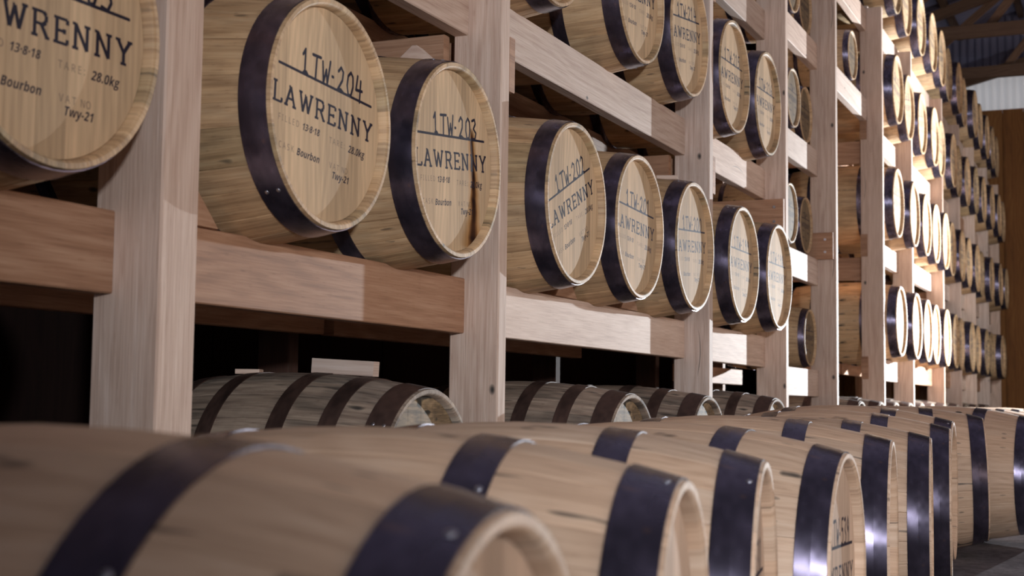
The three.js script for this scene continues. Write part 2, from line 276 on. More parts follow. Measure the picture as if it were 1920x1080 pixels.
for (const [AT, DIR, label] of [[LAMP_AT, LAMP_DIR, 'yellow floodlight on a black tripod standing low in the aisle'], [LAMP2_AT, LAMP2_DIR, 'yellow floodlight on a black tripod beside and behind the camera']]) {
  const t = thing('work_light', label, 'lamp', V(AT.x, 0, AT.z));
  const yel = std({ color: 0xd9a514, roughness: 0.45 }), blk = std({ color: 0x141416, roughness: 0.5 });
  t.rotation.y = Math.atan2(DIR.x, DIR.z);
  const y = AT.y;
  mesh('housing', board(-0.16, 0.16, y - 0.12, y + 0.12, -0.14, -0.02, 'x', 0.012), yel, t);
  mesh('lens', board(-0.14, 0.14, y - 0.1, y + 0.1, -0.0195, -0.008, 'x'), std({ color: 0xffffff, emissive: KEY_COLOR, emissiveIntensity: 3 }), t);
  if (AT === LAMP_AT) {                                                    // upper head, facing the other way
    const h = mesh('housing', board(-0.16, 0.16, -0.12, 0.12, -0.14, -0.02, 'x', 0.012), yel, t), l = mesh('lens', board(-0.14, 0.14, -0.1, 0.1, -0.0195, -0.008, 'x'), std({ color: 0xffffff, emissive: KEY_COLOR, emissiveIntensity: 1 }), t);
    for (const o of [h, l]) { o.position.set(0, y + 0.34, 0); o.rotation.y = Math.atan2(HEAD2_DIR.x, HEAD2_DIR.z) - t.rotation.y; }
    mesh('neck', new THREE.CylinderGeometry(0.014, 0.014, 0.12, 12).translate(0, y + 0.17, -0.08), blk, t);
  }
  mesh('pole', new THREE.CylinderGeometry(0.014, 0.018, y - 0.14 - 0.35, 16).translate(0, (y - 0.14 + 0.35) / 2, -0.08), blk, t);
  for (let k = 0; k < 3; k++) {
    const g = new THREE.CylinderGeometry(0.011, 0.011, 0.86, 10); g.translate(0, -0.43, 0); g.rotateX(-0.62); g.rotateY(k * 2.0944); g.translate(0, 0.72, -0.08);
    mesh('leg', g, blk, t);
  }
}

// ------------------------------------------------------------------ the rack
const POSTS = [[2.268, 2.389], [3.882, 3.941], [6.150, 6.209], [7.642, 7.702], [9.031, 9.091], [10.817, 10.877], [12.291, 12.351], [14.316, 14.376], [15.722, 15.782], [17.165, 17.225], [18.704, 18.764], [20.2, 20.26]];
const POST_D = 0.165, BEAM_T = 0.05, BEAM_H = 0.168, POST_TOP = 3.04;
const LEVEL = [0.207, 1.13, 2.025, 2.908], SMALL = [0.059, 0.764, 1.466, 2.165, 2.86];
const rack = thing('barrel_rack', 'tall pale timber rack of square posts and shelf beams holding oak barrels along the wall', 'rack');
const Y = (h) => EYE + h;
{
  for (let i = 0; i < POSTS.length; i++) {
    const [a, b] = POSTS[i];
    mesh('post', board(-POST_D, 0, 0, Y(POST_TOP), -b, -a, 'y', 0.004), M.timber[i === 0 ? 3 : i % 4], rack);
    mesh('back_post', board(-0.86, -0.74, 0, Y(POST_TOP), -b, -a, 'y', 0.004), i < 4 ? M.shadedBackPost : M.timberRed[i % 4], rack);
  }
  // a post before the first one, outside the frame on the left, carries the left-hand beams
  mesh('post', board(-POST_D, 0, 0, Y(POST_TOP), -0.75, -0.69, 'y', 0.004), M.timber[1], rack);
  mesh('back_post', board(-0.86, -0.74, 0, Y(POST_TOP), -0.75, -0.69, 'y', 0.004), M.shadedBackPost, rack);
  const bays = [[0.75, 2.268], ...POSTS.slice(0, -1).map((p, i) => [p[1], POSTS[i + 1][0]])];
  bays.forEach(([z0, z1], bay) => {                                        // bay 0 lies left of the first post
    const lv = bay === 4 ? SMALL : bay === 5 ? SMALL.slice(3) : LEVEL;
    lv.forEach((h, k) => {
      const red = (bay <= 1 && k === 0) || rnd() < 0.15;
      mesh('shelf_beam', board(-0.115 - BEAM_T, -0.115, Y(h), Y(h + BEAM_H), -z1 + (bay === 5 ? -0.0 : 0.001), -z0 - 0.001, 'z', 0.003), red ? pick(M.timberRed) : pick(M.timber), rack);
      mesh('back_beam', board(-0.66, -0.61, Y(bay < 3 ? h : h + 0.07), Y(h + BEAM_H), -z1 + 0.001, -z0 - 0.001, 'z', 0.003), pick(M.timberRed), rack);
    });
  });
  // beam ends of the sixth bay show on the near face of its post
  for (const h of [LEVEL[0], LEVEL[1], LEVEL[2]]) mesh('beam_end', board(-0.165, -0.115, Y(h), Y(h + BEAM_H), -10.816, -10.80, 'x', 0.002), M.timberRed[0], rack);
  // cross rails run front to back on both faces of the posts, under the beams
  const bolt = new THREE.CylinderGeometry(0.008, 0.008, 0.008, 10).rotateX(Math.PI / 2);
  const rail = (z0, z1, top, xf, ht, bolts) => {
    const r = mesh('cross_rail', board(-0.9, xf, Y(top - ht), Y(top), -z1, -z0, 'x', 0.003), pick(M.timberRed), rack);
    if (bolts) for (const dy of [0.045, 0.125]) { const o = mesh('bolt', bolt, M.rivet, r); o.position.set(xf - 0.05, Y(top - dy), -z0 + 0.003); }
  };
  for (let i = 0; i < POSTS.length; i++) {
    const [a, b] = POSTS[i];
    for (const h of LEVEL.slice(1)) {
      if (i === 0 || i === 1 || i === 2) { rail(b + 0.001, b + 0.041, h, -0.001, 0.172, false); if (i) rail(a - 0.041, a - 0.001, h, -0.18, 0.16, false); } 
      else if (i === 3) { if (h < 1.5) rail(a - 0.041, a - 0.001, h - 0.005, -0.004, 0.2, true); }
      else if (i === 4) continue;
      else if (i === 5) rail(b + 0.001, b + 0.041, h, -0.02, 0.175, false);
      else if (i % 2) rail(b + 0.001, b + 0.041, h, -0.02, 0.17, false);
    }
  }
  rail(POSTS[4][0] - 0.041, POSTS[4][0] - 0.001, 1.10, -0.012, 0.17, true);
  // floor bearers under the lowest row
  for (const x of [-0.16, -0.62]) mesh('floor_bearer', board(x - 0.05, x + 0.05, 0, EYE - 0.5345, -20.2, -2.45, 'z', 0.004), M.timberRed[2], rack);
}

// ------------------------------------------------------------------ barrels
const R0 = 0.2675, HL = 0.44, STAVES = 24, RECESS = 0.023;
let RB = 0.312;                                                           // bilge radius; the new barrels bulge more
const rad = (t) => RB - (RB - R0) * Math.pow(Math.abs(t) / HL, 2.0);
// axis along local x, front head at +x; the origin sits on the axis at the middle of the barrel
function staveGeo(a0, a1, ts, arcs, v0) {
  const p = [], n = [], uv = [], ix = [], th = 0.026;
  const quad = (s, w, i, j) => { const a = s + i * w + j; ix.push(a, a + 1, a + w, a + 1, a + w + 1, a + w); };
  const half = (a1 - a0) / 2, mid = (a0 + a1) / 2, W = arcs.length;
  const s0 = 0;
  ts.forEach((t) => arcs.forEach((k) => {
    const a = mid + half * k * 0.992, r = rad(t) - (Math.abs(k) > 0.97 ? 0.0014 : 0);
    p.push(t, r * Math.cos(a), r * Math.sin(a)); const e = Math.abs(k) > 0.97 ? Math.sign(k) * 0.5 : 0;
    const nv = V(-(-2 * (RB - R0) * t / (HL * HL)), Math.cos(a) - Math.sin(a) * e, Math.sin(a) + Math.cos(a) * e).normalize(); n.push(nv.x, nv.y, nv.z); uv.push(t + 0.5, v0 + (a - a0) * RB * 2);
  }));
  for (let i = 0; i < ts.length - 1; i++) for (let j = 0; j < W - 1; j++) quad(s0, W, i, j);
  // chime at both ends: end face, inner bevel, inner wall down to the head
  for (const e of [1, -1]) {
    const prof = [[HL, R0 - 0.0005, 1, 0], [HL, R0 - 0.009, 1, 0], [HL - 0.007, R0 - 0.0155, 0.5, -0.85], [HL - 0.045, R0 - 0.0195, 0.05, -1]], s = p.length / 3, kk = [-0.999, -0.33, 0.33, 0.999], K = 4;
    prof.forEach(([x, r, nx, nr], q) => kk.forEach((k) => { const a = mid + half * k; p.push(e * x, r * Math.cos(a), r * Math.sin(a)); const l = Math.hypot(nx, nr); n.push(e * nx / l, nr / l * Math.cos(a), nr / l * Math.sin(a)); uv.push(0.97 + q * 0.01, v0 + (a - a0) * RB * 2); }));
    for (let i = 0; i < prof.length - 1; i++) for (let j = 0; j < K - 1; j++) { const a = s + i * K + j; e < 0 ? ix.push(a, a + K, a + 1, a + 1, a + K, a + K + 1) : ix.push(a, a + 1, a + K, a + 1, a + K + 1, a + K); }
  }
  // side faces
  for (const k of [-1, 1]) {
    const s = p.length / 3, a = mid + half * k * 0.992, c = Math.cos(a), q = Math.sin(a);
    ts.forEach((t) => { for (const d of [0.0014, Math.abs(t) > HL - 0.001 ? 0.0085 : th]) { p.push(t, (rad(t) - d) * c, (rad(t) - d) * q); n.push(0, -q * k, c * k); uv.push(t + 0.5, v0 + d * 2); } });
    for (let i = 0; i < ts.length - 1; i++) { const b = s + i * 2; k > 0 ? ix.push(b, b + 1, b + 2, b + 1, b + 3, b + 2) : ix.push(b, b + 2, b + 1, b + 1, b + 2, b + 3); }
  }
  const g = new THREE.BufferGeometry();
  g.setAttribute('position', new THREE.Float32BufferAttribute(p, 3)); g.setAttribute('normal', new THREE.Float32BufferAttribute(n, 3)); g.setAttribute('uv', new THREE.Float32BufferAttribute(uv, 2)); g.setIndex(ix);
  return g;
}
const TS = [-1, -0.8, -0.6, -0.4, -0.2, 0, 0.2, 0.4, 0.6, 0.8, 1].map((k) => k * HL), ARCS = [-1, -0.9, 0, 0.9, 1];
function staveSet() {
  const w = []; let sum = 0; for (let i = 0; i < STAVES; i++) { const k = rr(0.72, 1.3); w.push(k); sum += k; }
  let a = rr(0, 0.2); const out = [];
  for (const k of w) { const d = k / sum * Math.PI * 2; out.push(staveGeo(a, a + d, TS, ARCS, rnd())); a += d; }
  return out;
}
const SETS = [staveSet(), staveSet(), staveSet()];
const BODY = SETS.map((s) => mergeGeometries(s));
RB = 0.33; const PSETS = [staveSet(), staveSet(), staveSet()], PBODY = PSETS.map((s) => mergeGeometries(s)); RB = 0.312;
const bulge = (kind) => { RB = kind === 'pale' ? 0.33 : 0.312; };                        // far barrels: all staves in one part
function ringGeo(prof, seg = 64) {                                         // closed profile [axial, radius] swept round the x axis
  const p = [], uv = [], ix = [], N = prof.length;
  for (let i = 0; i < N; i++) { const A = prof[i], B = prof[(i + 1) % N]; const s = p.length / 3; for (let j = 0; j <= seg; j++) { const a = j / seg * Math.PI * 2; for (const q of [A, B]) { p.push(q[0], q[1] * Math.cos(a), q[1] * Math.sin(a)); uv.push(a * 0.3 / Math.PI * 2, (q[0] + q[1]) * 3); } } for (let j = 0; j < seg; j++) { const b = s + j * 2; ix.push(b, b + 1, b + 2, b + 1, b + 3, b + 2); } }
  const g = new THREE.BufferGeometry(); g.setAttribute('position', new THREE.Float32BufferAttribute(p, 3)); g.setAttribute('uv', new THREE.Float32BufferAttribute(uv, 2)); g.setIndex(ix); g.computeVertexNormals(); return g;
}
function hoopGeo(t0, t1, seg) {                                            // t0 < t1, follows the staves, 2.5 mm of steel
  const e = 0.0027, i = 0.0003, o = [];
  const m = (t0 + t1) / 2;
  return ringGeo([[t0, rad(t0) + i], [t0, rad(t0) + e], [m, rad(m) + e], [t1, rad(t1) + e], [t1, rad(t1) + i], [m, rad(m) + i]].reverse(), seg);
}
const HOOPS = {
  rack: [[0.368, 0.431], [0.165, 0.215]], pale: [[0.371, 0.434], [0.168, 0.226]], dark: [[0.365, 0.432], [0.235, 0.285], [0.085, 0.135]],
};
const HOOPGEO = {}; for (const k in HOOPS) bulge(k), HOOPGEO[k] = HOOPS[k].map(([a, b]) => [hoopGeo(a, b), hoopGeo(-b, -a)]);
const rivetGeo = new THREE.SphereGeometry(0.0055, 10, 6, 0, Math.PI * 2, 0, Math.PI / 2).scale(1, 0.5, 1);
const RH = R0 - 0.0185;
// head boards: upright planks cut to the round, u across, v up, shared by every barrel
function headBoards(cuts, d0) {
  return cuts.slice(0, -1).map((c, i) => {
    const a = c + 0.0002, b = cuts[i + 1] - 0.0002, pts = [];
    const ha = (s) => Math.sqrt(Math.max(0, RH * RH - s * s));
    const n = 7;
    for (let k = 0; k <= n; k++) { const s = a + (b - a) * k / n; pts.push(new THREE.Vector2(s, ha(s))); }
    for (let k = n; k >= 0; k--) { const s = a + (b - a) * k / n; pts.push(new THREE.Vector2(s, -ha(s))); }
    if (ha(a) < 1e-4) { pts.shift(); } if (ha(b) < 1e-4) pts.splice(n - (ha(a) < 1e-4 ? 1 : 0), 1);
    const g = new THREE.ExtrudeGeometry(new THREE.Shape(pts), { depth: 0.018, bevelEnabled: true, bevelThickness: 0.0006, bevelSize: 0.0005, bevelOffset: -0.0005, bevelSegments: 1 });
    const p = g.attributes.position, uv = g.attributes.uv;
    for (let k = 0; k < p.count; k++) uv.setXY(k, 0.5 + p.getX(k) / (2 * R0), 0.5 + p.getY(k) / (2 * R0));
    g.rotateY(Math.PI / 2); g.translate(HL - RECESS - 0.0192, 0, 0);     // shape x -> -z, depth -> +x
    return g;
  });
}
const edges = (f) => [-RH, ...f.map((k) => k * RH), RH];
const HEADS = [headBoards(edges([-0.68, -0.36, -0.06, 0.25, 0.62])), headBoards(edges([-0.74, -0.42, -0.12, 0.18, 0.40, 0.72])), headBoards(edges([-0.62, -0.3, 0.05, 0.34, 0.7]))];
const HEADCUT = [[-0.68, -0.36, -0.06, 0.25, 0.62], [-0.74, -0.42, -0.12, 0.18, 0.40, 0.72], [-0.62, -0.3, 0.05, 0.34, 0.7]];
const HEADONE = HEADS.map((h) => mergeGeometries(h));
const BACKHEAD = new THREE.CylinderGeometry(RH, RH, 0.018, 40).rotateZ(Math.PI / 2).translate(-(HL - RECESS - 0.009), 0, 0);

// --- print on the heads
const GLYPH = {
  L: [[[0.02, 0.24], [0.26, 0.0], [0.26, 0.86], [0.1, 0.98], [0.42, 0.88], [0.62, 1.0]]], T: [[[0, 0.06], [0.86, 0.03]], [[0.43, 0.05], [0.36, 1]]], W: [[[0.05, 0.14], [0.2, 0.98], [0.46, 0.4], [0.62, 0.98], [0.86, 0.0]]],
  '-': [[[0.15, 0.55], [0.35, 0.55]]], 0: [[[0.45, 0], [0.15, 0.2], [0.08, 0.6], [0.25, 0.97], [0.55, 0.95], [0.75, 0.55], [0.7, 0.15], [0.45, 0]]], 1: [[[0.1, 0.2], [0.35, 0], [0.33, 1]]], 2: [[[0.08, 0.2], [0.35, 0], [0.62, 0.15], [0.55, 0.5], [0.05, 0.97], [0.4, 0.9], [0.75, 1.0]]],
  3: [[[0.08, 0.08], [0.5, 0.0], [0.62, 0.2], [0.3, 0.45], [0.68, 0.65], [0.5, 0.95], [0.05, 0.95]]], 4: [[[0.22, 0], [0.08, 0.6], [0.8, 0.55]], [[0.6, 0.15], [0.55, 1.05]]], 5: [[[0.7, 0.0], [0.2, 0.03], [0.15, 0.42], [0.55, 0.4], [0.68, 0.7], [0.45, 0.98], [0.05, 0.92]]],
  6: [[[0.55, 0], [0.15, 0.45], [0.15, 0.85], [0.45, 1], [0.68, 0.75], [0.5, 0.5], [0.15, 0.65]]], 8: [[[0.4, 0.48], [0.15, 0.25], [0.4, 0], [0.62, 0.22], [0.15, 0.75], [0.4, 1], [0.68, 0.75], [0.4, 0.48]]], 9: [[[0.62, 0.3], [0.35, 0.5], [0.12, 0.28], [0.35, 0], [0.62, 0.25], [0.55, 1]]],
};
// slab letters: strokes then serif bars, in a unit box
const SLAB = {
  L: [0.78, [[0.2, 0, 0.2, 1], [0.2, 1, 0.74, 1], [0.05, 0, 0.36, 0], [0.05, 1, 0.2, 1], [0.74, 0.78, 0.74, 1]]], A: [1.0, [[0.16, 1, 0.5, 0], [0.5, 0, 0.84, 1], [0.28, 0.64, 0.72, 0.64], [0.02, 1, 0.32, 1], [0.68, 1, 0.98, 1], [0.36, 0, 0.5, 0]]],
  W: [1.2, [[0.14, 0, 0.38, 1], [0.38, 1, 0.6, 0.12], [0.6, 0.12, 0.82, 1], [0.82, 1, 1.06, 0], [0.02, 0, 0.3, 0], [0.92, 0, 1.2, 0], [0.5, 0.1, 0.6, 0.1]]], R: [0.92, [[0.2, 0, 0.2, 1], [0.2, 0, 0.6, 0], [0.6, 0, 0.74, 0.12], [0.74, 0.12, 0.74, 0.38], [0.74, 0.38, 0.6, 0.5], [0.6, 0.5, 0.2, 0.5], [0.5, 0.5, 0.8, 1], [0.05, 0, 0.2, 0], [0.05, 1, 0.36, 1], [0.7, 1, 0.92, 1]]],
  E: [0.8, [[0.2, 0, 0.2, 1], [0.05, 0, 0.72, 0], [0.2, 0.5, 0.58, 0.5], [0.05, 1, 0.74, 1], [0.72, 0, 0.72, 0.2], [0.58, 0.4, 0.58, 0.6], [0.74, 0.8, 0.74, 1]]], N: [1.0, [[0.2, 0, 0.2, 1], [0.2, 0, 0.8, 1], [0.8, 1, 0.8, 0], [0.04, 0, 0.22, 0], [0.05, 1, 0.36, 1], [0.64, 0, 0.96, 0]]],
  Y: [0.98, [[0.16, 0, 0.49, 0.52], [0.82, 0, 0.49, 0.52], [0.49, 0.52, 0.49, 1], [0.02, 0, 0.3, 0], [0.68, 0, 0.96, 0], [0.33, 1, 0.65, 1]]],
};
function headMat(code, size, cutSet, o = {}) {
  const cv = document.createElement('canvas'); cv.width = cv.height = size; const x = cv.getContext('2d');
  const img = x.createImageData(size, size), s = 100 + (o.seed ?? 0), cuts = HEADCUT[cutSet].map((c) => 0.5 + c * RH / (2 * R0)), tones = cuts.concat(1).map((_, i) => 0.93 + 0.13 * (((i * 37 + (o.seed ?? 0) * 11) % 10) / 10));
  for (let j = 0; j < size; j++) for (let i = 0; i < size; i++) {
    const u = i / size, v = j / size; let b = 0; while (b < cuts.length && u > cuts[b]) b++;
    const uu = u + b * 0.31, warp = vnoise(v * 2, uu * 5, 512, 512, s & 31);
    const g = (vnoise(v * 9, uu * 130, 512, 512, (s + 1) & 31) - 0.5) * 0.08 + (vnoise(v * 3, uu * 34, 512, 512, (s + 2) & 31) - 0.5) * 0.09 + 0.025 * Math.sin((uu * 26 + warp * 2.4) * 6.28) + (vnoise(v * 3, u * 3, 512, 512, (s + 3) & 31) - 0.5) * 0.06;
    const k = tones[b] * (1 + g), q = (j * size + i) * 4;
    let c = (o.base ?? [0.765, 0.65, 0.52]).map((e) => e * k * (o.shadeTint ?? 1));
    if (o.drip) {                                                          // whisky run down one board
      const X = u * 2 - 1, Yv = v * 2 - 1, cx = 0.47 + 0.02 * Math.sin(Yv * 5) + 0.07 * Yv + (vnoise(v * 30, 0.5, 512, 512, 5) - 0.5) * 0.03, d = Math.abs(X - cx), t = clamp((Yv + 0.42) / 0.1) * clamp((0.88 - Yv) / 0.04), wd = 0.034 + 0.026 * clamp(Yv + 0.3) + 0.06 * clamp((Yv - 0.55) * 4) * vnoise(v * 24, 3, 512, 512, 6);
      const amb = clamp(1 - d / (wd * 3.0)) * t * 0.9, drk = clamp(1.4 - d / wd) * t * (0.65 + 0.35 * vnoise(v * 40, 7, 512, 512, 8));
      c = c.map((e, n) => e * (1 - amb) + [0.52, 0.30, 0.08][n] * amb); c = c.map((e, n) => e * (1 - drk) + [0.13, 0.06, 0.05][n] * drk);
    }
    img.data[q] = clamp(c[0]) * 255; img.data[q + 1] = clamp(c[1]) * 255; img.data[q + 2] = clamp(c[2]) * 255; img.data[q + 3] = 255;
  }
  x.putImageData(img, 0, 0);
  x.save(); x.translate(size / 2, size / 2); x.rotate(-(o.turn ?? 0) * Math.PI / 180); const k = size / 2 * RH / R0; x.scale(k, k); x.translate(0, o.dy ?? 0);
  x.lineCap = 'round'; x.lineJoin = 'round';
  const ink = o.ink ?? '#2b2733';
  if (code) {
    x.strokeStyle = ink; x.lineWidth = 0.026; x.beginPath(); x.moveTo(-0.82, -0.265); x.lineTo(0.82, -0.265); x.stroke();
    let w = 0; for (const ch of code) w += ch === '-' ? 0.1 : 0.155; let cx = -0.52 + (1.2 - w) * 0.45;
    x.lineWidth = 0.030;
    for (const ch of code) {
      const adv = ch === '-' ? 0.1 : 0.155;
      for (const pl of GLYPH[ch] ?? []) { x.beginPath(); pl.forEach(([a, b], n) => { const X = cx + a * adv * 1.05, Yy = -0.50 + b * 0.235; n ? x.lineTo(X, Yy) : x.moveTo(X, Yy); }); x.stroke(); }
      cx += adv + 0.012;
    }
  }
  if (!o.blank) {
    x.lineCap = 'butt'; x.strokeStyle = ink;
    let tw = 0; for (const ch of 'LAWRENNY') tw += SLAB[ch][0] + 0.14;
    const sc = 1.80 / tw; let lx = -0.90, H = 0.175, y0 = -0.09;
    for (const ch of 'LAWRENNY') { const [w, st] = SLAB[ch]; for (const [a, b, c, d] of st) { x.lineWidth = Math.abs(b - d) < 0.01 ? 0.022 : 0.034; x.beginPath(); x.moveTo(lx + a * sc, y0 + b * H); x.lineTo(lx + c * sc, y0 + d * H); x.stroke(); } lx += (w + 0.14) * sc; }
    const small = (t, X, Yy, h, col, it) => { x.save(); x.translate(X, Yy); x.scale(h / 40, h / 40); x.fillStyle = col; x.font = (it ? 'italic bold ' : '') + '40px sans-serif'; x.fillText(t, 0, 0); x.restore(); };
    const pale = 'rgba(70,60,60,0.55)';
    small('F I L L E D', -0.79, 0.245, 0.08, pale); small('13·8·18', -0.40, 0.25, 0.09, ink, true); small('T A R E :', 0.08, 0.265, 0.08, pale); small('28.0kg', 0.42, 0.28, 0.10, ink, true);
    small('C A S K', -0.76, 0.49, 0.08, pale); small('Bourbon', -0.47, 0.50, 0.095, ink, true); small('V A T  NO', 0.10, 0.50, 0.08, pale); small('Twy-21', 0.15, 0.59, 0.095, ink, true);
  }
  x.restore();
  const t = new THREE.CanvasTexture(cv); t.colorSpace = THREE.SRGBColorSpace; t.anisotropy = 4;
  return new THREE.MeshPhysicalMaterial({ map: t, roughness: 0.7, specularIntensity: 0.15 });
}

// one barrel; kind: rack | pale | dark, detail: every stave and head board a part of its own
const COUNT = {};
function makeBarrel(kind, o) {
  const name = o.name ?? 'oak_barrel';
  const b = thing(name, o.label, o.category ?? 'barrel', o.at, o.group);
  bulge(kind);
  const mats = kind === 'pale' ? M.oakNew : kind === 'dark' ? M.oakDark : M.oakOld, steel = kind === 'dark' ? M.rusty : M.steel;
  const set = o.set ?? Math.floor(rnd() * 3), hs = o.heads ?? set;
  if (o.detail) (kind === 'pale' ? PSETS : SETS)[set].forEach((g, i) => mesh('stave', g, mats[(i * 7 + set * 3 + Math.floor(rnd() * 3)) % mats.length], b));
  else { const s = mesh('staves', (kind === 'pale' ? PBODY : BODY)[set], mats[Math.floor(rnd() * mats.length)], b); s.userData.kind = 'stuff'; }
  const hm = o.headMat;
  const turn = o.boardTurn ?? 0;
  if (o.detail) HEADS[hs].forEach((g) => { const m = mesh('head_board', g, hm, b); m.rotation.x = turn; }); else { const m = mesh('head', HEADONE[hs], hm, b); m.rotation.x = turn; }
  mesh('back_head', BACKHEAD, M.headOld, b);
  HOOPGEO[kind].forEach(([f, r], i) => {
    const nm = ['head_hoop', 'quarter_hoop', 'bilge_hoop'][i], [a, c] = HOOPS[kind][i];
    const h = mesh(nm, f, steel, b); mesh(nm, r, steel, b);
    if (o.detail) for (const e of i || kind === 'pale' ? [0.8] : [0.28, 0.72]) { const ra = (o.rivetAt ?? 1.2) + i * 0.4, t = a + (c - a) * e, m = mesh('rivet', rivetGeo, M.rivet, h); m.position.set(t, (rad(t) + 0.002) * Math.cos(ra), (rad(t) + 0.002) * Math.sin(ra)); m.rotation.x = ra; }
  });
  if (o.scale) b.scale.set(...o.scale);
  if (o.rot) b.rotation.set(...o.rot);
  return b;
}
// centre of a barrel lying with its front rim at xf and its axis at height h above eye level
const lie = (xf, h, z, half = HL) => P3(xf - half, h, z);
const ROWH = (lv) => LEVEL[lv] + BEAM_H + 0.2855;                          // axis height on shelf lv
const ord = ['first', 'second', 'third', 'fourth', 'fifth', 'sixth', 'seventh', 'eighth', 'ninth', 'tenth', 'eleventh', 'twelfth', 'thirteenth', 'fourteenth', 'fifteenth', 'sixteenth'];

// --- lower shelf, the lettered heads
const G_LOW = 'lettered barrels on the lower shelf', G_MID = 'lettered barrels on the middle shelf';
const near = [
  ['205', 1.89, 0.07, 0, 1, 'oak barrel at the top left corner, its lettered head numbered 205'],
  ['204', 2.80, 0.07, -3, 0, 'oak barrel numbered 204 resting on the lower shelf right of the thick post'],
  ['203', 3.465, 0.07, 6, 1, 'oak barrel numbered 203 with a dark drip stain down its head'],
  ['202', 4.355, 0.07, 24, 2, 'oak barrel numbered 202 whose lettering is tilted upwards'],
  ['201', 5.02, 0.065, -2, 0, 'oak barrel numbered 201 between the ones numbered 202 and 200'],
  ['200', 5.715, 0.07, 4, 1, 'oak barrel numbered 200, last before the next post on the lower shelf'],
  ['199', 6.51, 0.07, 0, 2, 'oak barrel numbered 199, nearer of two in the narrow bay on the lower shelf'],
  ['198', 7.22, 0.07, 0, 0, 'oak barrel numbered 198, farther of two in the narrow bay on the lower shelf'],
];
near.forEach(([n, z, xf, turn, hs, label], i) => makeBarrel('rack', {
  at: lie(xf, ROWH(0), z), detail: true, set: i % 3, heads: hs, label, group: G_LOW, rivetAt: [2.0, 2.4, 0.25, -0.35, -0.2, 0.3, 0.4, -0.2][i],
  headMat: headMat('LTW-' + n, i < 4 ? 1024 : 512, hs, { turn, seed: i + 1, drip: n === '203', dy: n === '205' ? 0.08 : n === '204' ? -0.02 : 0.0, ink: i < 4 ? '#2b2733' : '#45424e' }),  // lighter ink on the farther heads stands in for its sheen
}));
const mid = [
  ['211', 2.74, 0.02, 0, 0, 'oak barrel at the top edge, its underside showing behind the beam over 204'], ['212', 3.41, 0.02, 0, 1, 'oak barrel at the top edge beside the second post, its hoop seen from below'],
  ['212', 4.262, 0.02, 3, 0, 'oak barrel cut off by the top edge, first right of the second post'], ['213', 5.125, 0.03, 5, 1, 'oak barrel left of the one numbered 214, its head cut by the top edge'],
  ['214', 5.765, 0.03, 8, 2, 'oak barrel numbered 214 on the middle shelf beside the post'], ['215', 6.53, 0.02, 2, 0, 'oak barrel numbered 215 on the middle shelf, just past the third post'], ['216', 7.19, 0.02, 2, 1, 'oak barrel numbered 216 on the middle shelf, right of the one numbered 215'],
];
mid.forEach(([n, z, xf, turn, hs, label], i) => makeBarrel('rack', {
  at: lie(xf, ROWH(1) - (i > 4 ? 0.02 : 0), z), detail: true, set: (i + 1) % 3, heads: hs, label, group: G_MID, rivetAt: 0.4 + i,
  headMat: headMat('LTW-' + n, 512, hs, { turn, seed: i + 20, ink: '#34303c' }),
}));
// --- far lettered heads share three prints
const FARHEAD = [0, 1, 2].map((k) => headMat(['LTW-190', 'LTW-185', 'LTW-186'][k], 256, k, { seed: 40 + k, turn: [2, -4, 9][k], ink: '#55525c' }));
const bayZ = (i) => [POSTS[i][1], POSTS[i + 1][0]];
const shelfName = ['lower', 'second', 'third', 'top'];
const farSeen = [0, 0, 0, 0];
for (let bay = 5; bay <= 10; bay++) {
  const [z0, z1] = bayZ(bay), n = z1 - z0 > 1.9 ? 3 : 2, gap = (z1 - z0) / n;
  for (let lv = 0; lv < 4; lv++) for (let k = 0; k < n; k++) {
    const z = z0 + gap * (k + 0.5) + rr(-0.012, 0.012), set = (bay + lv + k) % 3, xf = [0.06, 0.05, 0.045, 0.04][lv] + rr(-0.02, 0.03) + (bay > 8 && rnd() < 0.3 ? 0.05 : 0);
    makeBarrel('rack', { at: lie(xf, ROWH(lv), z), set, headMat: FARHEAD[set], group: 'far barrels on the ' + shelfName[lv] + ' shelf', boardTurn: 0, label: 'oak barrel with pale head, ' + ord[farSeen[lv]++] + ' on the ' + shelfName[lv] + ' shelf past the broad bare post' });
  }
}
// third shelf of the bay with the ones numbered 198 and 199: just above the frame; fourth-shelf beams only
// --- small casks in the bay of closer shelves
const CASK = [0.60, 0.655, 0.655], caskHalf = HL * 0.60;
const casks = [
  ['small dark cask with two hoops alone on the lowest shelf of the narrow-shelved bay', 8.83, -0.12, SMALL[0]],
  ['small cask, nearer of two on the second shelf of the narrow-shelved bay', 8.22, -0.10, SMALL[1]], ['small cask, farther of two on the second shelf of the narrow-shelved bay', 8.82, -0.14, SMALL[1]],
  ['small cask, nearer of two on the third shelf of the narrow-shelved bay', 8.30, -0.10, SMALL[2]], ['small cask, farther of two on the third shelf of the narrow-shelved bay', 8.82, -0.14, SMALL[2]],
  ['small cask, nearer of two at the top edge in the narrow-shelved bay', 8.30, -0.10, SMALL[3]], ['small cask, farther of two at the top edge in the narrow-shelved bay', 8.82, -0.14, SMALL[3]],
  ['small cask alone on the high shelf of the empty bay past the casks', 10.2, -0.10, SMALL[3]],
];
const CASKHEAD = headMat('LTW-9', 256, 0, { seed: 60, ink: '#2a2630', shadeTint: 0.62 });  // darker multiplier paints the bay's shade into the cask heads
casks.forEach(([label, z, xf, h], i) => makeBarrel('rack', { name: 'small_cask', category: 'cask', at: lie(xf, h + BEAM_H + 0.196, z, caskHalf), set: i % 3, heads: 0, headMat: CASKHEAD, scale: CASK, label, group: 'small casks on the closer shelves' }));

